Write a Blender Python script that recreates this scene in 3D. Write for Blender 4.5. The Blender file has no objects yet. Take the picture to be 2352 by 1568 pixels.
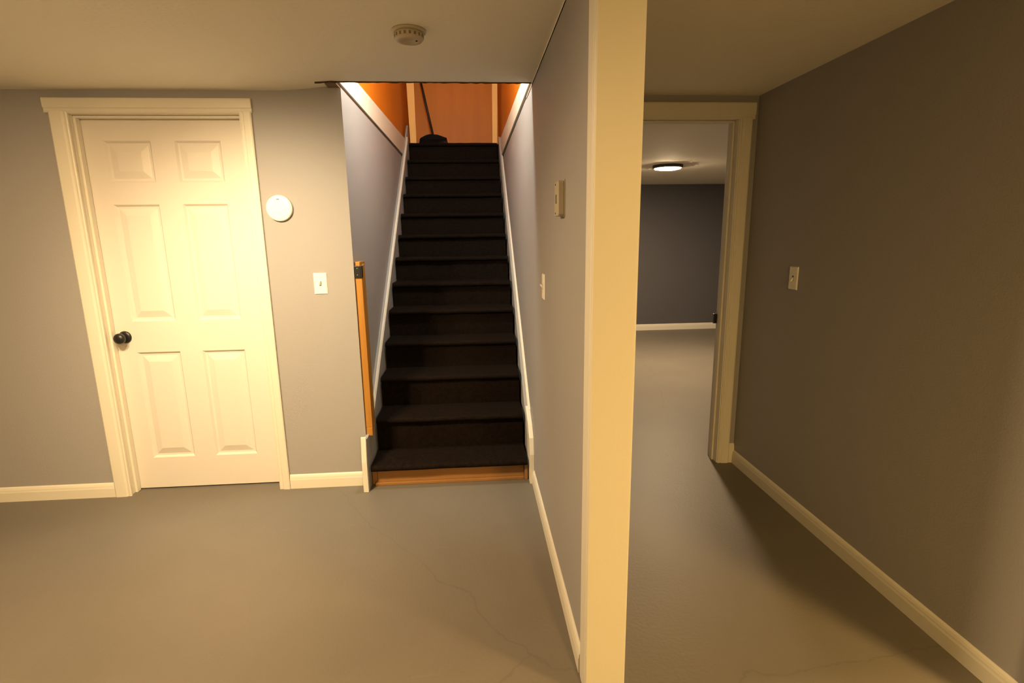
import bpy, bmesh, math, random
from mathutils import Vector, Matrix
random.seed(4)
C = bpy.context.scene.collection
PI = math.pi

# ------------------------------------------------------------------ materials
def mat(name, col, rough=0.6, spec=0.3, noise=None, bump=None, metal=0.0, emis=None):
    m = bpy.data.materials.new(name); m.use_nodes = True
    nt = m.node_tree; N = nt.nodes; L = nt.links
    b = N['Principled BSDF']
    b.inputs['Base Color'].default_value = (*col, 1)
    b.inputs['Roughness'].default_value = rough
    b.inputs['Specular IOR Level'].default_value = spec
    b.inputs['Metallic'].default_value = metal
    tc = N.new('ShaderNodeTexCoord')
    if noise:
        scale, amt, col2, stretch = noise
        mp = N.new('ShaderNodeMapping'); mp.inputs['Scale'].default_value = stretch
        L.new(tc.outputs['Object'], mp.inputs['Vector'])
        n = N.new('ShaderNodeTexNoise'); n.inputs['Scale'].default_value = scale; n.inputs['Detail'].default_value = 6
        L.new(mp.outputs['Vector'], n.inputs['Vector'])
        r = N.new('ShaderNodeValToRGB'); r.color_ramp.elements[0].position = .35; r.color_ramp.elements[1].position = .7
        L.new(n.outputs['Fac'], r.inputs['Fac'])
        mu = N.new('ShaderNodeMath'); mu.operation = 'MULTIPLY'; mu.inputs[1].default_value = amt
        L.new(r.outputs['Color'], mu.inputs[0])
        mx = N.new('ShaderNodeMixRGB'); mx.inputs['Color1'].default_value = (*col, 1); mx.inputs['Color2'].default_value = (*col2, 1)
        L.new(mu.outputs[0], mx.inputs['Fac']); L.new(mx.outputs['Color'], b.inputs['Base Color'])
    if bump:
        scale, st = bump
        n2 = N.new('ShaderNodeTexNoise'); n2.inputs['Scale'].default_value = scale; n2.inputs['Detail'].default_value = 4
        L.new(tc.outputs['Object'], n2.inputs['Vector'])
        bp = N.new('ShaderNodeBump'); bp.inputs['Strength'].default_value = st; bp.inputs['Distance'].default_value = .004
        L.new(n2.outputs['Fac'], bp.inputs['Height']); L.new(bp.outputs['Normal'], b.inputs['Normal'])
    if emis:
        b.inputs['Emission Color'].default_value = (*emis[0], 1); b.inputs['Emission Strength'].default_value = emis[1]
    return m

LAMP_A = 490.0; LAMP_B = 500.0; FILL_C = 950.0; LAMP_F = 680.0; LAMP_U = 275.0
FILL_W = 165.0
M = {}
M['wall'] = mat('grey wall paint', (.325, .315, .32), .55, .25, (1.5, .12, (.30, .29, .295), (1, 1, 1)), (160, .25))
M['ceiling'] = mat('off white ceiling paint', (.78, .745, .66), .8, .15, (1.2, .15, (.72, .68, .59), (1, 1, 1)), (60, .35))
M['trim'] = mat('cream gloss trim paint', (.69, .655, .575), .42, .35, (3, .1, (.66, .62, .53), (1, 1, .3)), (90, .08))
M['door'] = mat('cream door paint', (.68, .64, .60), .42, .3, None, (140, .08))
M['navy'] = mat('dark slate wall paint', (.095, .092, .105), .55, .25, (2, .2, (.08, .078, .088), (1, 1, 1)), (160, .2))
M['black'] = mat('black metal', (.012, .012, .013), .32, .5, None, (300, .15))
M['plastic'] = mat('white plastic', (.84, .82, .76), .35, .4)
M['almond'] = mat('aged almond plastic', (.44, .385, .29), .4, .4)
M['slotdark'] = mat('dark slot', (.03, .025, .02), .7)
M['postwood'] = mat('honey pine post', (.84, .48, .14), .5, .3, (3, .4, (.74, .40, .10), (12, 12, .8)))
M['ventbrown'] = mat('shaded brown vent', (.20, .16, .11), .7)
M['screw'] = mat('dull screw', (.25, .22, .18), .4, .5, None, None, .6)
M['panel'] = mat('orange stained panelling', (.68, .215, .010), .5, .3, (2.2, .5, (.60, .17, .008), (6, 6, .6)), (40, .1))
M['oakboard'] = mat('honey oak board', (.42, .20, .038), .45, .35, (3, .7, (.31, .13, .022), (14, 14, .9)), (60, .15))
M['riserwood'] = mat('worn brown wood', (.29, .145, .048), .6, .25, (3, .7, (.25, .115, .035), (1, 14, 14)), (60, .2))
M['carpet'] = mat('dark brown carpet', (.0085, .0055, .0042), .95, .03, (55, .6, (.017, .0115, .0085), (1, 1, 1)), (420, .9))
M['gate'] = mat('torn brown paper edge', (.10, .055, .03), .9, .05, (30, .7, (.05, .03, .02), (1, 1, 1)), (80, .8))
M['broomstick'] = mat('dark broom handle', (.03, .016, .012), .5, .3)
M['bristle'] = mat('black bristles', (.012, .010, .010), .9, .1, None, (200, 1))
M['shade'] = mat('shadowed gap caulk', (.20, .15, .11), .9, .05)  # dark colour stands in for the shade inside the crack
M['bronze'] = mat('dark bronze lamp ring', (.05, .04, .032), .45, .4)
M['glowA'] = mat('warm lit diffuser', (.9, .88, .8), .5, .2, emis=((1, .68, .34), LAMP_A))
M['glowB'] = mat('amber lit diffuser', (.9, .88, .8), .5, .2, emis=((1, .62, .21), LAMP_B))
M['glowFill'] = mat('amber diffuser of the added fill lamp', (.9, .88, .8), .5, .2, emis=((1, .62, .20), FILL_C))
M['glowF'] = mat('soft white lit diffuser', (.9, .9, .88), .5, .2, emis=((1, .72, .42), LAMP_F))
M['glowU'] = mat('neutral lit globe', (.9, .9, .88), .5, .2, emis=((.93, 1.0, .86), LAMP_U))

# floor: painted concrete with scuffs and a fine wandering crack
def floor_mat():
    m = bpy.data.materials.new('grey brown painted concrete'); m.use_nodes = True
    nt = m.node_tree; N = nt.nodes; L = nt.links; b = N['Principled BSDF']
    tc = N.new('ShaderNodeTexCoord')
    n = N.new('ShaderNodeTexNoise'); n.inputs['Scale'].default_value = 1.3; n.inputs['Detail'].default_value = 8
    L.new(tc.outputs['Object'], n.inputs['Vector'])
    r = N.new('ShaderNodeValToRGB')
    r.color_ramp.elements[0].position = .3; r.color_ramp.elements[0].color = (.130, .117, .099, 1)
    r.color_ramp.elements[1].position = .75; r.color_ramp.elements[1].color = (.158, .141, .119, 1)
    L.new(n.outputs['Fac'], r.inputs['Fac'])
    # faint scuffs stretched across
    mp = N.new('ShaderNodeMapping'); mp.inputs['Scale'].default_value = (1.2, 7, 1)
    L.new(tc.outputs['Object'], mp.inputs['Vector'])
    n2 = N.new('ShaderNodeTexNoise'); n2.inputs['Scale'].default_value = 3; n2.inputs['Detail'].default_value = 10; n2.inputs['Roughness'].default_value = .7
    L.new(mp.outputs['Vector'], n2.inputs['Vector'])
    r2 = N.new('ShaderNodeValToRGB'); r2.color_ramp.elements[0].position = .62; r2.color_ramp.elements[1].position = .72
    L.new(n2.outputs['Fac'], r2.inputs['Fac'])
    mu = N.new('ShaderNodeMath'); mu.operation = 'MULTIPLY'; mu.inputs[1].default_value = .25
    L.new(r2.outputs['Color'], mu.inputs[0])
    mx = N.new('ShaderNodeMixRGB'); mx.inputs['Color2'].default_value = (.21, .19, .17, 1)
    L.new(mu.outputs[0], mx.inputs['Fac']); L.new(r.outputs['Color'], mx.inputs['Color1'])
    # crack
    n3 = N.new('ShaderNodeTexNoise'); n3.inputs['Scale'].default_value = 2.2; n3.inputs['Detail'].default_value = 6
    L.new(tc.outputs['Object'], n3.inputs['Vector'])
    ad = N.new('ShaderNodeMixRGB'); ad.blend_type = 'ADD'; ad.inputs['Fac'].default_value = .35
    L.new(tc.outputs['Object'], ad.inputs['Color1']); L.new(n3.outputs['Color'], ad.inputs['Color2'])
    v = N.new('ShaderNodeTexVoronoi'); v.feature = 'DISTANCE_TO_EDGE'; v.inputs['Scale'].default_value = .42
    L.new(ad.outputs['Color'], v.inputs['Vector'])
    lt = N.new('ShaderNodeMath'); lt.operation = 'LESS_THAN'; lt.inputs[1].default_value = .0012
    L.new(v.outputs['Distance'], lt.inputs[0])
    mu2 = N.new('ShaderNodeMath'); mu2.operation = 'MULTIPLY'; mu2.inputs[1].default_value = .3
    L.new(lt.outputs[0], mu2.inputs[0])
    mx2 = N.new('ShaderNodeMixRGB'); mx2.inputs['Color2'].default_value = (.09, .075, .06, 1)
    L.new(mu2.outputs[0], mx2.inputs['Fac']); L.new(mx.outputs['Color'], mx2.inputs['Color1'])
    L.new(mx2.outputs['Color'], b.inputs['Base Color'])
    b.inputs['Roughness'].default_value = .5; b.inputs['Specular IOR Level'].default_value = .35
    bp = N.new('ShaderNodeBump'); bp.inputs['Strength'].default_value = .25; bp.inputs['Distance'].default_value = .003
    n4 = N.new('ShaderNodeTexNoise'); n4.inputs['Scale'].default_value = 70
    L.new(tc.outputs['Object'], n4.inputs['Vector']); L.new(n4.outputs['Fac'], bp.inputs['Height']); L.new(bp.outputs['Normal'], b.inputs['Normal'])
    return m
M['floor'] = floor_mat()

# ------------------------------------------------------------------ mesh helpers
def link(name, bm, m, parent=None, smooth=False, bevel=0, seg=2):
    me = bpy.data.meshes.new(name)
    bmesh.ops.recalc_face_normals(bm, faces=bm.faces[:])
    bm.to_mesh(me); bm.free()
    o = bpy.data.objects.new(name, me); C.objects.link(o)
    if isinstance(m, (list, tuple)):
        for q in m: me.materials.append(q)
    else: me.materials.append(m)
    if smooth:
        for p in me.polygons: p.use_smooth = True
    if bevel:
        md = o.modifiers.new('edge', 'BEVEL'); md.width = bevel; md.segments = seg; md.limit_method = 'ANGLE'; md.angle_limit = math.radians(35)
    if parent: o.parent = parent; o.matrix_parent_inverse = Matrix.Identity(4)
    return o

def box(bm, x0, x1, y0, y1, z0, z1):
    v = [bm.verts.new(p) for p in ((x0,y0,z0),(x1,y0,z0),(x1,y1,z0),(x0,y1,z0),(x0,y0,z1),(x1,y0,z1),(x1,y1,z1),(x0,y1,z1))]
    for f in ((0,3,2,1),(4,5,6,7),(0,1,5,4),(1,2,6,5),(2,3,7,6),(3,0,4,7)): bm.faces.new([v[i] for i in f])

def prism(bm, pts, axis, a, b):
    """pts = 2-D outline; extruded along axis 'x','y' or 'z' from a to b."""
    def P(p, t):
        return {'x': (t, p[0], p[1]), 'y': (p[0], t, p[1]), 'z': (p[0], p[1], t)}[axis]
    A = [bm.verts.new(P(p, a)) for p in pts]; B = [bm.verts.new(P(p, b)) for p in pts]
    n = len(pts)
    bm.faces.new(A); bm.faces.new(B[::-1])
    for i in range(n): bm.faces.new((A[i], B[i], B[(i+1) % n], A[(i+1) % n]))

def sweep(bm, prof, pts, frame):
    """prof = [(u,v)], each placed at every p of pts with frame(p_index) -> (U,V)"""
    rings = []
    for i, p in enumerate(pts):
        U, V = frame(i)
        rings.append([bm.verts.new(Vector(p) + U*u + V*v) for u, v in prof])
    n = len(prof)
    for a, b in zip(rings, rings[1:]):
        for k in range(n): bm.faces.new((a[k], a[(k+1) % n], b[(k+1) % n], b[k]))
    bm.faces.new(rings[0]); bm.faces.new(rings[-1][::-1])

def lathe(bm, prof, center, axis='z', seg=40):
    """prof = [(r,h)] closed at both ends; axis points along +axis"""
    cx, cy, cz = center
    def P(r, h, a):
        c, s = r*math.cos(a), r*math.sin(a)
        return {'z': (cx+c, cy+s, cz+h), 'y': (cx+c, cy+h, cz+s), 'x': (cx+h, cy+c, cz+s)}[axis]
    rings = []
    for r, h in prof:
        if r < 1e-6: rings.append([bm.verts.new(P(0, h, 0))])
        else: rings.append([bm.verts.new(P(r, h, 2*PI*k/seg)) for k in range(seg)])
    for a, b in zip(rings, rings[1:]):
        for k in range(seg):
            k2 = (k+1) % seg
            if len(a) == 1 and len(b) == 1: continue
            if len(a) == 1: bm.faces.new((a[0], b[k], b[k2]))
            elif len(b) == 1: bm.faces.new((a[k], b[0], a[k2]))
            else: bm.faces.new((a[k], b[k], b[k2], a[k2]))
    for rg in (rings[0], rings[-1]):
        if len(rg) > 1: bm.faces.new(rg)

def tag(o, label=None, cat=None, group=None, kind=None):
    if label: o['label'] = label
    if cat: o['category'] = cat
    if group: o['group'] = group
    if kind: o['kind'] = kind
    return o

def empty(name, loc):
    o = bpy.data.objects.new(name, None); C.objects.link(o); o.location = loc; o.empty_display_size = .05
    return o

def child(name, bm, m, parent, **k):
    """mesh given in world coordinates, parented to a thing at its own base"""
    w = Vector((0,0,0)); p = parent
    while p: w += p.location; p = p.parent
    for v in bm.verts: v.co -= w
    return link(name, bm, m, parent, **k)

def struct(name, bm, m, label, cat, **k):
    return tag(link(name, bm, m, **k), label, cat, kind='structure')

def nb(): return bmesh.new()

# ------------------------------------------------------------------ key dimensions (metres)
WL = -.640           # left wall of the stairwell
WR = .322            # partition, face towards the room
WRR = .432           # partition, face towards the hallway
BY = 2.905           # back wall
CE = 2.165           # ceiling of the room
HX = 1.5975          # right hand hallway wall
HC = 2.150           # ceiling of hallway
UF = 2.355           # upper floor
OY = 2.835           # front edge of ceiling opening
LX, RX = -3.5, 3.6

# ------------------------------------------------------------------ floor
bm = nb(); box(bm, LX-.15, 6.0, -3.0, 7.7, -.12, 0)
struct('floor', bm, M['floor'], 'painted grey-brown concrete floor running through the rooms', 'floor')

# ceiling of the room (drops a little where it meets the back wall), with the opening over the stairs
bm = nb()
ys = [-3.0, 1.5, 2.4, 2.6, 2.72, OY]
zs = [CE+.008, CE+.008, CE+.006, CE+.004, CE, CE]
def zl(y):      # left of the opening the ceiling sags to the back wall
    t = max(0, min(1, (y-2.45)/.45)); return CE+.006 - .026*t*t*(3-2*t)
xs = [LX-.15, -.95, -.8, -.66, WR]
yy = [-3.0, 1.4, 2.2, 2.45, 2.55, 2.65, 2.75, OY]
def zc(x, y):
    w = max(0, min(1, (-.66-x)/.25)); w = w*w*(3-2*w)
    return zl(y)*w + (CE+.004)*(1-w)
grid = [[bm.verts.new((x, y, zc(x, y))) for x in xs] for y in yy]
for j in range(len(yy)-1):
    for i in range(len(xs)-1): bm.faces.new((grid[j][i], grid[j][i+1], grid[j+1][i+1], grid[j+1][i]))
# strip beside the opening up to the back wall
e = [[grid[-1][i] for i in range(4)], [bm.verts.new((x, BY+.01, zc(x, 2.9)-.002)) for x in xs[:4]]]
for i in range(3): bm.faces.new((e[0][i], e[0][i+1], e[1][i+1], e[1][i]))
# hallway part of the same plasterboard
hz = [bm.verts.new(p) for p in ((WR, -3.0, HC+.01), (RX, -3.0, HC+.01), (RX, 3.1, HC), (WR, 3.1, HC))]
bm.faces.new(hz)
ret = bmesh.ops.extrude_face_region(bm, geom=bm.faces[:])
for v in [g for g in ret['geom'] if isinstance(g, bmesh.types.BMVert)]: v.co.z = 2.31
struct('ceiling', bm, M['ceiling'], 'off-white plasterboard ceiling with an opening over the stairs', 'ceiling')

# ------------------------------------------------------------------ back wall with door opening
DX0, DX1, DZ = -1.985, -1.125, 2.045
bm = nb()
box(bm, LX, DX0, BY, BY+.11, 0, 2.16); box(bm, DX1, WL, BY, BY+.11, 0, 2.16); box(bm, DX0, DX1, BY, BY+.11, DZ, 2.16)
struct('wall_back', bm, M['wall'], 'grey painted wall holding the white panelled door', 'wall')
bm = nb(); box(bm, LX-.12, LX, -3.0, BY+.11, 0, 2.3)
struct('wall_left', bm, M['wall'], 'grey painted wall closing the room beyond the picture edge', 'wall')
bm = nb(); box(bm, LX, RX, -3.1, -3.0, 0, 2.3)
struct('wall_rear', bm, M['wall'], 'grey painted wall behind the viewpoint', 'wall')
bm = nb(); box(bm, -2.3, -1.0, 3.5, 3.6, 0, 2.2); 
struct('wall_closet', bm, M['wall'], 'grey wall of the closet behind the panelled door', 'wall')

# partition between room and hallway: carries on as the right wall of the stairwell
bm = nb(); box(bm, WR, WRR, 1.465, 5.72, 0, 2.16)
struct('wall_partition', bm, M['wall'], 'grey partition wall between the stairs and the hallway', 'wall')
bm = nb(); box(bm, WL-.11, WL, BY+.11, 5.72, 0, 2.16)
struct('wall_stairs', bm, M['wall'], 'grey painted side wall of the staircase beside the door wall', 'wall')

# ------------------------------------------------------------------ hallway right wall, end wall with doorway, far room
bm = nb(); box(bm, HX, HX+.11, 1.19, 2.985, 0, 2.17)
struct('wall_right', bm, M['wall'], 'long dim grey wall of the hallway', 'wall')
HY = 2.985
bm = nb()
box(bm, WRR, .56, HY, HY+.115, 0, 2.16); box(bm, 1.505, HX+.6, HY, HY+.115, 0, 2.16); box(bm, .56, 1.505, HY, HY+.115, 2.045, 2.16)
struct('wall_hall_end', bm, M['wall'], 'grey end wall of the hallway around the open doorway', 'wall')
bm = nb(); box(bm, WRR, 5.9, 7.54, 7.65, 0, 2.2)
struct('wall_far', bm, M['navy'], 'dark slate wall of the room beyond the hallway', 'wall')
bm = nb(); box(bm, 5.8, 5.9, HY, 7.54, 0, 2.2)
struct('wall_far_side', bm, M['navy'], 'dark slate side wall of the far room', 'wall')
bm = nb(); box(bm, HX+.6, 5.9, HY, HY+.115, 0, 2.2)
struct('wall_far_near', bm, M['navy'], 'dark slate near wall of the far room', 'wall')
bm = nb(); box(bm, WRR, 5.9, HY+.115, 7.6, 2.09, 2.3)
struct('ceiling_far', bm, M['ceiling'], 'off-white ceiling of the far room with a round lamp', 'ceiling')
bm = nb(); box(bm, HX+.11, RX, 1.19, 1.3, 0, 2.17)
struct('wall_side_room', bm, M['wall'], 'grey wall beyond the hallway corner', 'wall')
bm = nb(); box(bm, RX, RX+.1, -3.0, 1.3, 0, 2.3)
struct('wall_side_end', bm, M['wall'], 'grey wall at the outer end of the side space', 'wall')

# ------------------------------------------------------------------ baseboards (rounded top edge)
def baseboard(name, p0, p1, n, label, h=.083, t=.013, m='trim'):
    p0 = Vector(p0); p1 = Vector(p1); n = Vector(n)
    prof = [(0, .0), (t, .0), (t, h*.62), (t*.86, h*.72), (t*.8, h*.80), (t*.55, h*.92), (t*.2, h), (0, h)]
    bm = nb(); sweep(bm, prof, [p0, p1], lambda i: (n, Vector((0,0,1))))
    return struct(name, bm, M[m], label, 'baseboard')
baseboard('baseboard_back', (LX, BY, 0), (-2.046, BY, 0), (0,-1,0), 'white baseboard on the grey wall to the outer side of the door')
baseboard('baseboard_stairs', (-1.084, BY, 0), (-.652, BY, 0), (0,-1,0), 'short white baseboard between the door and the stairs')
baseboard('baseboard_partition', (WR, 1.463, 0), (WR, 2.83, 0), (-1,0,0), 'white baseboard running along the partition towards the stairs')
baseboard('baseboard_right', (HX, 1.19, 0), (HX, HY, 0), (-1,0,0), 'long white baseboard along the dim hallway wall')
baseboard('baseboard_hall', (1.564, HY, 0), (HX, HY, 0), (0,-1,0), 'tiny piece of baseboard between doorway casing and hallway corner', h=.125)
baseboard('baseboard_far', (WRR, 7.54, 0), (5.8, 7.54, 0), (0,-1,0), 'white baseboard under the dark slate wall of the far room', h=.09)
baseboard('baseboard_hall_partition', (WRR, 1.463, 0), (WRR, HY, 0), (1,0,0), 'white baseboard on the hallway side of the partition')

# ------------------------------------------------------------------ panelled door
def casing_profile(w, t=.017):
    # u across the width (0 = inner edge), v = thickness
    return [(0, 0), (0, t*.55), (.006, t*.72), (.012, t*.60), (.018, t*.62), (.024, t*.9), (w*.75, t), (w-.006, t), (w, t*.8), (w, 0)]

door = empty('door_1', (-1.555, 2.99, 0)); tag(door, 'white six-panel door with a black knob, closed', 'door', kind='structure')
SX0, SX1, SY = -1.966, -1.142, 2.975
bm = nb()
cols = [(-1.862, -1.632), (-1.515, -1.285)]; rows = [(.192, .812), (.985, 1.602), (1.712, 1.918)]
gx = [SX0] + [c for p in cols for c in p] + [SX1]; gz = [.008] + [r for p in rows for r in p] + [2.03]
def quad(pts): bm.faces.new([bm.verts.new(p) for p in pts])
for i in range(len(gx)-1):
    for j in range(len(gz)-1):
        x0, x1, z0, z1 = gx[i], gx[i+1], gz[j], gz[j+1]
        if i % 2 == 1 and j % 2 == 1:
            steps = [(0, 0), (.004, .004), (.010, .0115), (.020, .0125), (.026, .0105), (.052, .003), (.056, .002)]
            for (i0, d0), (i1, d1) in zip(steps, steps[1:]):
                a = [(x0+i0, SY+d0, z0+i0), (x1-i0, SY+d0, z0+i0), (x1-i0, SY+d0, z1-i0), (x0+i0, SY+d0, z1-i0)]
                b = [(x0+i1, SY+d1, z0+i1), (x1-i1, SY+d1, z0+i1), (x1-i1, SY+d1, z1-i1), (x0+i1, SY+d1, z1-i1)]
                for k in range(4): quad((a[k], a[(k+1) % 4], b[(k+1) % 4], b[k]))
            quad(b)
        else: quad(((x0, SY, z0), (x1, SY, z0), (x1, SY, z1), (x0, SY, z1)))
z0, z1 = .008, 2.03
quad(((SX0, SY+.035, z0), (SX0, SY+.035, z1), (SX1, SY+.035, z1), (SX1, SY+.035, z0)))
quad(((SX0, SY, z0), (SX0, SY, z1), (SX0, SY+.035, z1), (SX0, SY+.035, z0)))
quad(((SX1, SY, z0), (SX1, SY+.035, z0), (SX1, SY+.035, z1), (SX1, SY, z1)))
quad(((SX0, SY, z1), (SX1, SY, z1), (SX1, SY+.035, z1), (SX0, SY+.035, z1)))
quad(((SX0, SY, z0), (SX0, SY+.035, z0), (SX1, SY+.035, z0), (SX1, SY, z0)))
bmesh.ops.remove_doubles(bm, verts=bm.verts[:], dist=1e-5)
child('door_slab', bm, M['door'], door)
# jamb
bm = nb()
box(bm, -1.985, -1.968, BY-.004, 3.015, 0, 2.045); box(bm, -1.140, -1.125, BY-.004, 3.015, 0, 2.045); box(bm, -1.968, -1.140, BY-.004, 3.015, 2.033, 2.046)
child('door_jamb', bm, M['trim'], door, bevel=.0015)
bm = nb()
box(bm, -1.968, -1.955, 2.938, 2.972, 0, 2.033); box(bm, -1.153, -1.140, 2.938, 2.972, 0, 2.033); box(bm, -1.955, -1.153, 2.938, 2.972, 2.02, 2.033)
child('door_stop', bm, M['trim'], door, bevel=.003)
def vcasing(bm, xin, xout, y, z0, z1):
    s = 1 if xout > xin else -1; w = abs(xout-xin)
    sweep(bm, casing_profile(w), [Vector((xin, y, z0)), Vector((xin, y, z1))], lambda i: (Vector((s,0,0)), Vector((0,-1,0))))
bm = nb(); vcasing(bm, -1.962, -2.045, BY, 0, 2.042); child('door_casing', bm, M['trim'], door)
bm = nb(); vcasing(bm, -1.146, -1.086, BY, 0, 2.042); child('door_casing', bm, M['trim'], door)
bm = nb(); sweep(bm, casing_profile(.068), [Vector((-2.066, BY, 2.036)), Vector((-1.082, BY, 2.036))], lambda i: (Vector((0,0,1)), Vector((0,-1,0))))
o = child('door_casing', bm, M['trim'], door); o['label'] = 'white head casing of the door, left end overhanging'
# knob
kx, kz = -1.909, .9
bm = nb(); lathe(bm, [(0, .001), (.033, .001), (.034, -.004), (.030, -.009), (.017, -.012), (.0, -.012)], (kx, SY, kz), 'y')
rose = child('knob_rose', bm, M['black'], door, smooth=True); rose['label'] = 'round black backplate'
bm = nb(); lathe(bm, [(0, -.010), (.012, -.010), (.011, -.022), (.015, -.028), (.024, -.034), (.029, -.044), (.029, -.054), (.024, -.063), (.012, -.068), (0, -.069)], (kx, SY, kz), 'y')
kn = child('door_knob', bm, M['black'], door, smooth=True); kn['label'] = 'round black knob'

# ------------------------------------------------------------------ doorway at the hallway end (no door leaf in view)
dw = empty('door_2', (1.03, HY+.05, 0)); tag(dw, 'open doorway with cream casing at the end of the hallway', 'doorway', kind='structure')
bm = nb(); vcasing(bm, 1.496, 1.563, HY, 0, 2.034); child('door_casing', bm, M['trim'], dw)
bm = nb(); vcasing(bm, .572, .505, HY, 0, 2.034); child('door_casing', bm, M['trim'], dw)
bm = nb(); sweep(bm, casing_profile(.085), [Vector((.47, HY, 2.028)), Vector((1.578, HY, 2.028))], lambda i: (Vector((0,0,1)), Vector((0,-1,0))))
child('door_casing', bm, M['trim'], dw)
bm = nb()
box(bm, 1.490, 1.505, HY-.003, HY+.12, 0, 2.045); box(bm, .56, .575, HY-.003, HY+.12, 0, 2.045); box(bm, .575, 1.490, HY-.003, HY+.12, 2.03, 2.045)
child('door_jamb', bm, M['trim'], dw, bevel=.0015)
bm = nb()
box(bm, 1.479, 1.490, HY+.04, HY+.075, 0, 2.03); box(bm, .575, .586, HY+.04, HY+.075, 0, 2.03); box(bm, .586, 1.479, HY+.04, HY+.075, 2.019, 2.03)
child('door_stop', bm, M['trim'], dw, bevel=.003)
bm = nb(); box(bm, 1.470, 1.490, HY+.108, HY+.124, .868, .928)
o = child('strike_plate', bm, M['black'], dw, bevel=.002); o['label'] = 'small black latch plate on the jamb edge'

# ------------------------------------------------------------------ wrapped end of the partition
pe = empty('trim_1', (.38, 1.42, 0)); tag(pe, 'cream boxed casing wrapping the free end of the partition, floor to ceiling', 'post', kind='structure')
bm = nb()
prof = [(1.382, WR), (1.382, .3155), (1.385, .3135), (1.392, .3125), (1.396, .3150), (1.400, .3125), (1.440, .3120), (1.459, .3135), (1.463, .3165), (1.463, WR)]
prism(bm, [(x, y) for y, x in prof], 'z', 0, CE+.02)
child('side_casing', bm, M['trim'], pe)
bm = nb(); prism(bm, [(.3155, 1.3815), (.3155, 1.377), (.3175, 1.375), (.4330, 1.375), (.4385, 1.379), (.4385, 1.3815)], 'z', 0, CE+.02)
child('front_board', bm, M['trim'], pe)
bm = nb(); box(bm, .3235, .432, 1.3815, 1.464, 0, CE+.02); child('post_core', bm, M['trim'], pe)
bm = nb(); box(bm, .432, .4375, 1.3825, 1.463, 0, CE-.01); child('side_casing', bm, M['trim'], pe)

# cased end of the long hallway wall, mostly out of frame
bm = nb(); prism(bm, [(HX-.016, 1.105), (HX-.004, 1.10), (HX+.12, 1.10), (HX+.12, 1.19), (HX-.012, 1.19), (HX-.016, 1.18)], 'z', 0, HC+.005)
struct('trim_2', bm, M['trim'], 'cream casing at the near end of the dim hallway wall, only its foot showing', 'casing')

# ------------------------------------------------------------------ stairs
NZ = [.134, .332, .527, .708, .895, 1.070, 1.252, 1.430, 1.612, 1.797, 1.972, 2.158, 2.355]
NY = [2.838 + .2405*i for i in range(13)]
SXL, SXR = -.612, .285
st = empty('staircase', (-.16, 2.87, 0))
tag(st, 'straight staircase covered in dark brown carpet, its lowest riser bare wood', 'stairs')
for i in range(13):
    y, z = NY[i], NZ[i]
    yb = NY[i+1]+.028 if i < 12 else 5.80
    zr = NZ[i-1] if i else .105
    bm = nb()
    pts = [(yb, z), (y+.022, z+.002)]
    for k in range(7):      # rounded nosing
        a = PI/2 + PI*k/6
        pts.append((y+.016 + .016*math.cos(a), z-.015 + .016*math.sin(a)))
    pts += [(y+.030, z-.036), (y+.036, z-.06), (y+.036, zr - .02), (y+.06, zr-.02), (y+.06, z-.05), (yb, z-.05)]
    if i == 0:
        pts = pts[:-5] + [(y+.030, z-.04), (yb, z-.04)]
    n_ = 14
    # subdivide across the width so wear gives a slightly uneven edge
    prev = None
    rings = []
    for k in range(n_+1):
        x = SXL + (SXR-SXL)*k/n_
        ex = random.uniform(-.0016, .0016)
        rings.append([bm.verts.new((x, py + (ex if py < y+.03 else 0), pz + ex*.8)) for py, pz in pts])
    for a, b in zip(rings, rings[1:]):
        for k in range(len(pts)): bm.faces.new((a[k], a[(k+1) % len(pts)], b[(k+1) % len(pts)], b[k]))
    bm.faces.new(rings[0]); bm.faces.new(rings[-1][::-1])
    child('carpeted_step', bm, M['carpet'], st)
bm = nb(); box(bm, -.585, .268, 2.888, 2.91, .018, .096); o = child('bottom_riser', bm, M['riserwood'], st, bevel=.002); o['label'] = 'bare brown wooden riser'
bm = nb(); box(bm, -.600, .270, 2.876, 2.912, 0, .018); o = child('toe_strip', bm, M['riserwood'], st, bevel=.003); o['label'] = 'thin wooden strip at floor level'
bm = nb(); box(bm, -.618, -.588, 2.90, 2.97, 0, .096); child('stringer_foot', bm, M['riserwood'], st, bevel=.002)
bm = nb(); box(bm, .270, .290, 2.868, 2.95, 0, .096); child('stringer_foot', bm, M['riserwood'], st, bevel=.002)
bm = nb(); prism(bm, [(2.935, 0), (2.935, .09), (3.10, .09), (5.79, 2.13), (5.79, 1.9), (3.35, 0)], 'x', -.600, .275)
o = child('stair_carriage', bm, M['riserwood'], st)

def sloped(y, off): return NZ[0] + (y-NY[0])*(NZ[12]-NZ[0])/(NY[12]-NY[0]) + off
# left skirt board: painted like the wall, white end grain in front of the wall
bm = nb()
prism(bm, [(2.83, 0), (2.8216, .0), (2.8216, .178), (2.834, .305), (2.93, .305), (3.02, sloped(3.02, .135)), (5.78, sloped(5.78, .135)), (5.78, sloped(5.78, -.3)), (3.2, 0)], 'x', -.6395, -.6225)
struct('trim_3', bm, M['wall'], 'grey skirt board climbing the door side of the stairs', 'skirt board')
bm = nb()
prism(bm, [(2.8215, 0), (2.8035, .0), (2.8035, .18), (2.8225, .322), (2.834, .322), (2.8215, .178)], 'x', -.652, -.6235)
struct('trim_4', bm, M['trim'], 'white angled end strip of the skirt board at the foot of the stairs', 'trim', bevel=.002)
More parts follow.
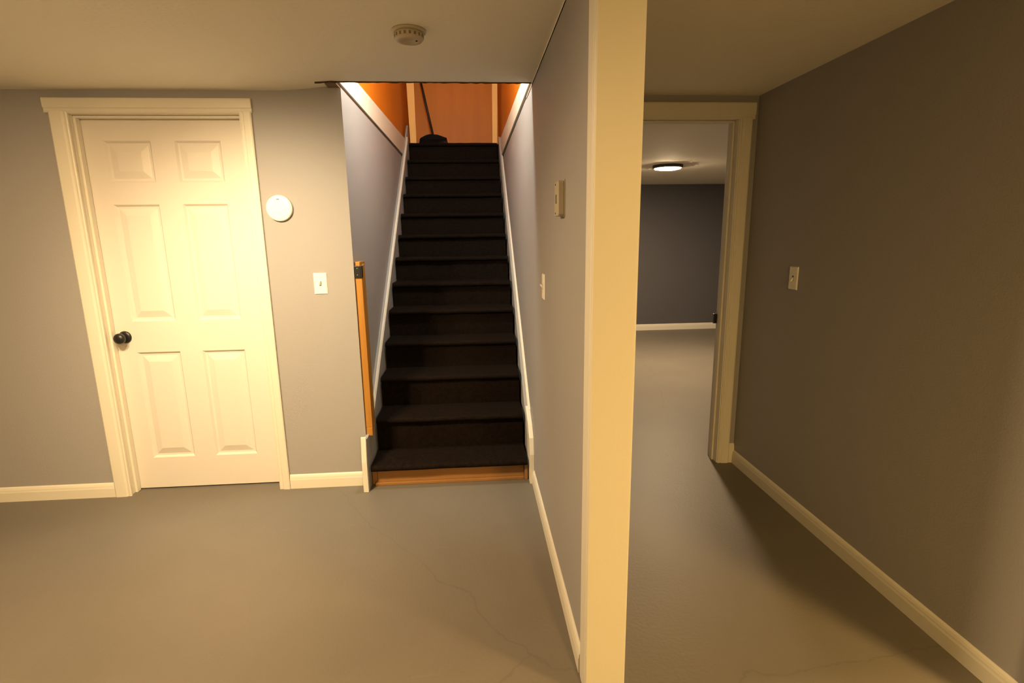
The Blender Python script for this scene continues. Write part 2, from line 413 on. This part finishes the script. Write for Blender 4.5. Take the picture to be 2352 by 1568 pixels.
# two-bead moulding on top of it
def moulding(name, x, sx, y0, y1, off, label, w=.036, dz=0):
    bm = nb()
    prof = [(0, 0), (.006, 0), (.0105, .003), (.012, .006), (.0105, .009), (.0065, .012), (.006, .024), (.0105, .027), (.012, .030), (.0105, .033), (.006, w), (0, w)]
    a = Vector((x, y0, sloped(y0, off))); b = Vector((x, y1, sloped(y1, off+dz)))
    d = (b-a).normalized(); V = Vector((0, -d.z, d.y)); U = Vector((sx, 0, 0))
    sweep(bm, prof, [a, b], lambda i: (U, V))
    return struct(name, bm, M['trim'], label, 'moulding')
moulding('trim_5', -.6225, 1, 3.03, 5.60, .10, 'slim white double-bead moulding climbing the door side of the stairs')
moulding('trim_6', WR, -1, 3.03, 5.66, .075, 'slim white moulding climbing the partition side of the stairs', dz=-.03)
# right skirt: blank below the moulding and stub board at the foot
bm = nb()
prism(bm, [(2.95, .0), (2.95, .2), (5.72, sloped(5.72, .06)), (5.72, sloped(5.72, -.3)), (3.2, 0)], 'x', .300, WR-.0005)
struct('trim_7', bm, M['wall'], 'grey skirt board on the partition side of the stairs', 'skirt board')
bm = nb()
prism(bm, [(2.812, 0), (2.812, .18), (2.84, .27), (2.90, .325), (3.04, .40), (3.06, .36), (2.948, .25), (2.948, 0)], 'x', .296, WR-.0005)
struct('trim_8', bm, M['trim'], 'white shaped foot piece of the skirt at the partition side of the stairs', 'trim', bevel=.002)

# ------------------------------------------------------------------ stairwell above ceiling level
# front wall over the opening edge, side walls of panelling, landing
bm = nb(); box(bm, -1.0, .7, OY-.12, OY-.002, CE+.15, 3.75)
struct('wall_upper_front', bm, M['wall'], 'wall over the front edge of the stair opening', 'wall')
bm = nb(); box(bm, WL-.06, WL-.03, OY, 6.55, 2.23, 3.75)
struct('wall_upper_left', bm, M['panel'], 'orange stained panelling of the upper stairwell on the door side', 'wall')
bm = nb(); box(bm, WR+.02, WR+.05, OY, 6.55, 2.23, 3.75)
struct('wall_upper_right', bm, M['panel'], 'orange stained panelling of the upper stairwell on the partition side', 'wall')
bm = nb(); box(bm, WL-.06, WR+.05, 6.50, 6.56, 2.3, 3.75)
struct('wall_upper_back', bm, M['panel'], 'orange stained panelling behind the landing', 'wall')
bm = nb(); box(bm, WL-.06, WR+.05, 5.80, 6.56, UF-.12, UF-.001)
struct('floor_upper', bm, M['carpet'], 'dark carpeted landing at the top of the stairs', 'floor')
bm = nb(); box(bm, -1.0, .7, OY-.12, 6.56, 3.75, 3.85)
struct('ceiling_upper', bm, M['ceiling'], 'off-white ceiling over the upper stairwell', 'ceiling')
# white bands just above ceiling level, taller towards the top of the stairs
def band(name, x0, x1, label, ya=2.80):
    bm = nb()
    prism(bm, [(ya, 2.174), (5.76, 2.190), (5.76, 2.375), (3.25, 2.292), (ya, 2.282)], 'x', x0, x1)
    return struct(name, bm, M['trim'], label, 'trim', bevel=.002)
band('trim_9', WL-.028, WL+.006, 'broad white band above the grey wall on the door side of the stairwell', ya=OY+.002)
band('trim_10', WR-.010, WR+.018, 'broad white band above the grey wall on the partition side of the stairwell', ya=OY+.002)
bm = nb(); box(bm, WL-.06, WL-.004, OY, 5.75, 2.158, 2.176)  # dark strips drawn as the shadow line below the bands
struct('trim_11', bm, M['shade'], 'dark strip coloured as the shadow gap under the white band on the door side', 'gap')
bm = nb(); box(bm, WR+.004, WR+.05, OY, 5.75, 2.158, 2.176)
struct('trim_12', bm, M['shade'], 'dark strip coloured as the shadow gap under the white band on the partition side', 'gap')
# ragged tape edge along the front of the opening
bm = nb()
n_ = 46; top = []; bot = []
x0, x1 = -.742, WR-.002
rr = random.Random(9)
lo = []; 
for k in range(n_+1):
    t = k/n_; x = x0 + (x1-x0)*t
    left = max(0, 1 - (x-x0)/.13)
    yf = OY - .004 - .014*left - rr.uniform(0, .004)
    yb_ = OY + .003 - (.020*left*(1 if x < -.67 else .3))
    zb = zc(x, OY) - .004 - .004*left - rr.uniform(0, .0035)
    lo.append((x, yf, yb_, zb))
rings = []
for x, yf, yb_, zb in lo:
    rings.append([bm.verts.new(p) for p in ((x, yf, zb+.002), (x, (yf+yb_)/2, zb), (x, yb_, zb+.0015), (x, yb_, zb+.010), (x, yf, zb+.010))])
for a, b in zip(rings, rings[1:]):
    for k in range(5): bm.faces.new((a[k], a[(k+1) % 5], b[(k+1) % 5], b[k]))
bm.faces.new(rings[0]); bm.faces.new(rings[-1][::-1])
struct('trim_13', bm, M['gate'], 'ragged dark torn edge along the front of the ceiling opening', 'edge')
# posts of the door frame at the top of the stairs
bm = nb(); prism(bm, [(-.606, UF), (-.542, UF), (-.540, 3.745), (-.632, 3.745)], 'y', 5.765, 5.80)
struct('trim_14', bm, M['postwood'], 'honey-coloured upright post at the top of the stairs, door side', 'post', bevel=.003)
bm = nb(); prism(bm, [(.240, UF), (.292, UF), (.318, 3.745), (.254, 3.745)], 'y', 5.765, 5.80)
struct('trim_15', bm, M['postwood'], 'honey-coloured upright post at the top of the stairs, partition side', 'post', bevel=.003)

# ------------------------------------------------------------------ broom on the landing
br = empty('broom', (-.42, 6.15, UF)); tag(br, 'dark broom standing on the landing at the top of the stairs', 'broom')
hb = Vector((-.392, 6.16, UF+.13)); ht = Vector((-.600, 6.43, UF+1.15))
def tube(bm, a, b, r0, r1, seg=14):
    d = (b-a).normalized(); U = d.orthogonal().normalized(); V = d.cross(U)
    A = [bm.verts.new(a + (U*math.cos(2*PI*k/seg) + V*math.sin(2*PI*k/seg))*r0) for k in range(seg)]
    B = [bm.verts.new(b + (U*math.cos(2*PI*k/seg) + V*math.sin(2*PI*k/seg))*r1) for k in range(seg)]
    for k in range(seg): bm.faces.new((A[k], A[(k+1) % seg], B[(k+1) % seg], B[k]))
    bm.faces.new(A[::-1]); bm.faces.new(B)
bm = nb(); tube(bm, hb, ht, .0125, .0115); child('handle', bm, M['broomstick'], br, smooth=True)
bm = nb()
prism(bm, [(-.545, UF+.100), (-.25, UF+.100), (-.245, UF+.118), (-.30, UF+.137), (-.345, UF+.152), (-.43, UF+.158), (-.47, UF+.148), (-.53, UF+.120)], 'y', 6.13, 6.19)
child('broom_head', bm, M['bristle'], br, bevel=.006)
bm = nb()
for k in range(26):
    for j in range(3):
        x = -.535 + .285*k/25; y = 6.142 + .018*j
        tube(bm, Vector((x, y, UF+.105)), Vector((x + (x+.39)*.16, y + (j-1)*.012, UF+.002)), .0055, .0045, 6)
child('bristles', bm, M['bristle'], br)

# ------------------------------------------------------------------ oak board with a black latch on the stairwell wall
bd = empty('wooden_board', (-.618, 2.97, .29)); tag(bd, 'upright honey-coloured wooden board with a black latch beside the stairs', 'board')
bm = nb(); box(bm, -.6395, -.6015, 2.916, 3.008, .345, 1.262)
bmesh.ops.translate(bm, verts=bm.verts[:], vec=(0, 0, 0))
for v in bm.verts:
    if v.co.z > 1 and v.co.y > 2.95: v.co.z += .012
child('plank', bm, M['oakboard'], bd, bevel=.003)
bm = nb(); box(bm, -.6395, -.602, 2.915, 2.975, .295, .345); child('plank_foot', bm, M['oakboard'], bd, bevel=.003)
bm = nb(); box(bm, -.6395, -.610, 2.922, 3.06, 1.262, 1.288); child('top_block', bm, M['oakboard'], bd, bevel=.003)
bm = nb(); box(bm, -.6395, -.605, 2.905, 2.916, 1.203, 1.268)
box(bm, -.608, -.598, 2.907, 2.935, 1.203, 1.268)
la = child('latch', bm, M['black'], bd, bevel=.003); la['label'] = 'black metal latch'
for z in (1.218, 1.254):
    bm = nb(); lathe(bm, [(0, 0), (.0035, 0), (.003, -.002), (0, -.0025)], (-.622, 2.905, z), 'y', 12)
    child('screw', bm, M['screw'], la, smooth=True)

# ------------------------------------------------------------------ switches, detectors, chime
def switch(name, loc, rot, label, m='plastic', on=1, w=.070, h=.114):
    e = empty(name, loc); e.rotation_euler = (0, 0, rot); tag(e, label, 'light switch')
    # local: plate in XZ, facing -Y
    bm = nb(); a, b = w/2, h/2
    prism(bm, [(-a, 0), (a, 0), (a, -.002), (a-.004, -.0055), (-a+.004, -.0055), (-a, -.002)], 'z', -b, b)
    for v in bm.verts:
        if abs(v.co.z) > b-.001 and v.co.y < -.004: v.co.z *= (b-.003)/b
    link('plate', bm, M[m], e)
    bm = nb(); box(bm, -.0052, .0052, -.0060, -.0052, -.012, .012); link('toggle_slot', bm, M['slotdark'], e)
    bm = nb(); prism(bm, [(-.0055, -.009), (-.0055, .006), (-.018, .013 if on > 0 else -.012), (-.018, .006 if on > 0 else -.019)], 'x', -.0038, .0038)
    link('toggle', bm, M[m], e, bevel=.0012)
    for z in (-.030, .030):
        bm = nb(); lathe(bm, [(0, -.0050), (.0032, -.0050), (.0026, -.0064), (0, -.0066)], (0, 0, z), 'y', 14)
        s = link('screw', bm, M[m], e, smooth=True)
    return e
switch('light_switch', (-.820, BY-.0005, 1.177), 0, 'white toggle switch plate between the door and the stairs')
switch('light_switch', (WR-.0005, 2.385, 1.186), -PI/2, 'white switch plate seen edge-on on the partition below the chime box')
switch('light_switch', (HX-.0005, 2.52, 1.189), -PI/2, 'dim switch plate alone on the long hallway wall', on=-1)

det = empty('smoke_detector', (-.994, BY, 1.572)); tag(det, 'plain round white disc mounted on the grey wall beside the door', 'detector')
bm = nb(); lathe(bm, [(0, 0), (.0665, 0), (.0665, -.010), (.0655, -.016), (.062, -.019), (.05, -.0200), (0, -.0205)], (-.994, BY, 1.572), 'y', 64)
child('cover', bm, M['plastic'], det, smooth=True)
bm = nb(); box(bm, -1.002, -.988, BY-.0212, BY-.0190, 1.615, 1.618); child('vent_slot', bm, M['slotdark'], det)

sd = empty('smoke_detector', (-.213, 2.165, CE+.005)); tag(sd, 'round beige detector on the ceiling in front of the stairs', 'detector')
bm = nb(); lathe(bm, [(0, 0), (.062, 0), (.064, -.004), (.062, -.009), (.05, -.010), (0, -.010)], (-.213, 2.165, CE+.005), 'z', 56)
child('base', bm, M['almond'], sd, smooth=True)
bm = nb(); lathe(bm, [(0, -.009), (.052, -.009), (.054, -.016), (.053, -.030), (.047, -.037), (.030, -.039), (.028, -.037), (0, -.037)], (-.213, 2.165, CE+.005), 'z', 56)
cv = child('cover', bm, M['almond'], sd, smooth=True)
for k in range(18):
    a = 2*PI*k/18
    bm = nb(); box(bm, .0525, .0545, -.004, .004, -.028, -.018)
    bmesh.ops.rotate(bm, verts=bm.verts[:], matrix=Matrix.Rotation(a, 3, 'Z'), cent=(0, 0, 0))
    bmesh.ops.translate(bm, verts=bm.verts[:], vec=(-.213, 2.165, CE+.005))
    child('vent_slot', bm, M['ventbrown'], cv)
bm = nb(); lathe(bm, [(0, -.036), (.004, -.036), (.0035, -.041), (0, -.0415)], (-.185, 2.155, CE+.005), 'z', 16)
child('indicator', bm, M['slotdark'], cv, smooth=True)

# chime box
ch = empty('wall_control', (WR, 1.885, 1.54)); tag(ch, 'upright beige box with rounded corners on the partition above the switch', 'control box')
def rrect(y0, y1, z0, z1, r, n=6):
    P = []
    for cy, cz, a0 in ((y1-r, z1-r, 0), (y0+r, z1-r, PI/2), (y0+r, z0+r, PI), (y1-r, z0+r, 1.5*PI)):
        for k in range(n+1): a = a0 + PI/2*k/n; P.append((cy + r*math.cos(a), cz + r*math.sin(a)))
    return P
bm = nb(); prism(bm, rrect(1.838, 1.932, 1.478, 1.604, .010), 'x', WR-.003, WR-.0005); child('backplate', bm, M['almond'], ch)
bm = nb(); prism(bm, rrect(1.842, 1.928, 1.482, 1.600, .009), 'x', WR-.024, WR-.003); cb = child('cover', bm, M['almond'], ch, bevel=.003)
bm = nb(); box(bm, WR-.0255, WR-.0235, 1.875, 1.895, 1.525, 1.555); child('slider', bm, M['screw'], cb)
for z in (1.492, 1.590):
    bm = nb(); lathe(bm, [(0, -.0235), (.0035, -.0235), (.003, -.0255), (0, -.026)], (WR, 1.900, z), 'x', 12); child('screw', bm, M['slotdark'], cb)

# ------------------------------------------------------------------ lamps
def disc_lamp(name, x, y, z, r, glow, ring, label, depth=.022):
    e = empty(name, (x, y, z)); tag(e, label, 'ceiling lamp')
    bm = nb(); lathe(bm, [(0, -.0005), (r, -.0005), (r, -depth*.6), (r-.008, -depth), (r-.018, -depth), (r-.018, -depth*.7), (0, -depth*.7)], (x, y, z), 'z', 56)
    child('ring', bm, M[ring], e, smooth=False)
    bm = nb(); lathe(bm, [(0, -depth*.72), (r-.020, -depth*.72), (r-.024, -depth*1.15), (r*.6, -depth*1.4), (0, -depth*1.5)], (x, y, z), 'z', 56)
    child('diffuser', bm, M[glow], e, smooth=True)
    return e
disc_lamp('ceiling_lamp', 2.005, 5.45, 2.0895, .150, 'glowF', 'bronze', 'lit round flush lamp on the ceiling of the far room', .03)
disc_lamp('ceiling_lamp', -1.42, 1.42, CE+.005, .15, 'glowA', 'bronze', 'lit round flush lamp on the room ceiling, out of the frame near the door')
disc_lamp('ceiling_lamp', 2.10, .10, HC+.005, .15, 'glowB', 'bronze', 'lit round amber lamp on the ceiling around the corner from the hallway')
disc_lamp('ceiling_lamp', .75, -1.70, CE+.008, .15, 'glowFill', 'bronze', 'added amber fill lamp on the ceiling behind the viewpoint, unseen')  # added fill lamp, unseen; brightens the hallway casing and post
gl = empty('pendant_lamp', (-.16, 2.99, 3.75)); tag(gl, 'lit glass globe pendant hanging over the stairs, above the frame', 'pendant lamp')
bm = nb(); lathe(bm, [(0, 0), (.06, 0), (.06, -.02), (.012, -.03), (.006, -.05), (.006, -.82), (.03, -.83), (.035, -.87), (0, -.87)], (-.16, 2.99, 3.75), 'z', 32); child('cord_and_cap', bm, M['bronze'], gl)
bm = nb(); lathe(bm, [(0, -.86)] + [(.09*math.sin(PI*k/16), -.95 + .09*math.cos(PI*k/16)) for k in range(1, 16)] + [(0, -1.04)], (-.16, 2.99, 3.75), 'z', 32)
child('globe', bm, M['glowU'], gl, smooth=True)

# added, unseen spotlight that washes the door wall
sx, sy_, sz = -1.12, 1.56, 2.085
aim = (Vector((-.95, BY, .72)) - Vector((sx, sy_, sz))).normalized()
sp_ = empty('fill_spot', (sx, sy_, CE)); tag(sp_, 'added small black spotlight aimed at the door wall, above the frame', 'fill light')
bm = nb(); lathe(bm, [(0, .004), (.045, .004), (.045, -.012), (.010, -.016), (.008, -.045), (0, -.045)], (sx, sy_, CE), 'z', 32); child('mount', bm, M['black'], sp_)
bm = nb(); lathe(bm, [(0, -.085), (.030, -.08), (.040, -.06), (.046, 0), (.043, 0), (.037, -.055), (0, -.06)], (0, 0, 0), 'z', 36)
rot = aim.to_track_quat('Z', 'Y').to_matrix()
for v in bm.verts: v.co = rot @ v.co + Vector((sx, sy_, sz)) - aim*.012
child('lamp_head', bm, M['black'], sp_, smooth=False)
ld = bpy.data.lights.new('fill_beam', 'SPOT'); ld.energy = FILL_W; ld.color = (1, .77, .45); ld.shadow_soft_size = .06
ld.spot_size = math.radians(96); ld.spot_blend = 1.0
lo_ = bpy.data.objects.new('fill_beam', ld); C.objects.link(lo_); lo_.parent = sp_
lo_.location = Vector((sx, sy_, sz)) + aim*.004 - sp_.location
lo_.rotation_euler = aim.to_track_quat('-Z', 'Y').to_euler()

# ------------------------------------------------------------------ world, camera
w = bpy.data.worlds.new('World'); bpy.context.scene.world = w; w.use_nodes = True
w.node_tree.nodes['Background'].inputs[0].default_value = (.02, .018, .015, 1); w.node_tree.nodes['Background'].inputs[1].default_value = .1

f_px, yaw, pit, rol = 1205.891, .0719164, .2003468, -.0139747
cy, sy, cp, sp, cr, sr = math.cos(yaw), math.sin(yaw), math.cos(pit), math.sin(pit), math.cos(rol), math.sin(rol)
f = Vector((sy*cp, cy*cp, -sp)); r = Vector((cy, -sy, 0)); u = r.cross(f)
r2 = r*cr + u*sr; u2 = -r*sr + u*cr
cam = bpy.data.cameras.new('camera'); co = bpy.data.objects.new('camera', cam); C.objects.link(co)
mw = Matrix((( r2.x, u2.x, -f.x, 0), (r2.y, u2.y, -f.y, 0), (r2.z, u2.z, -f.z, 1.42), (0, 0, 0, 1)))
co.matrix_world = mw
cam.sensor_width = 36; cam.lens = f_px/2352*36; cam.clip_start = .05
bpy.context.scene.camera = co
vs = bpy.context.scene.view_settings
vs.view_transform = 'Standard'; vs.look = 'None'; vs.gamma = 1; vs.use_curve_mapping = False; vs.exposure = 0
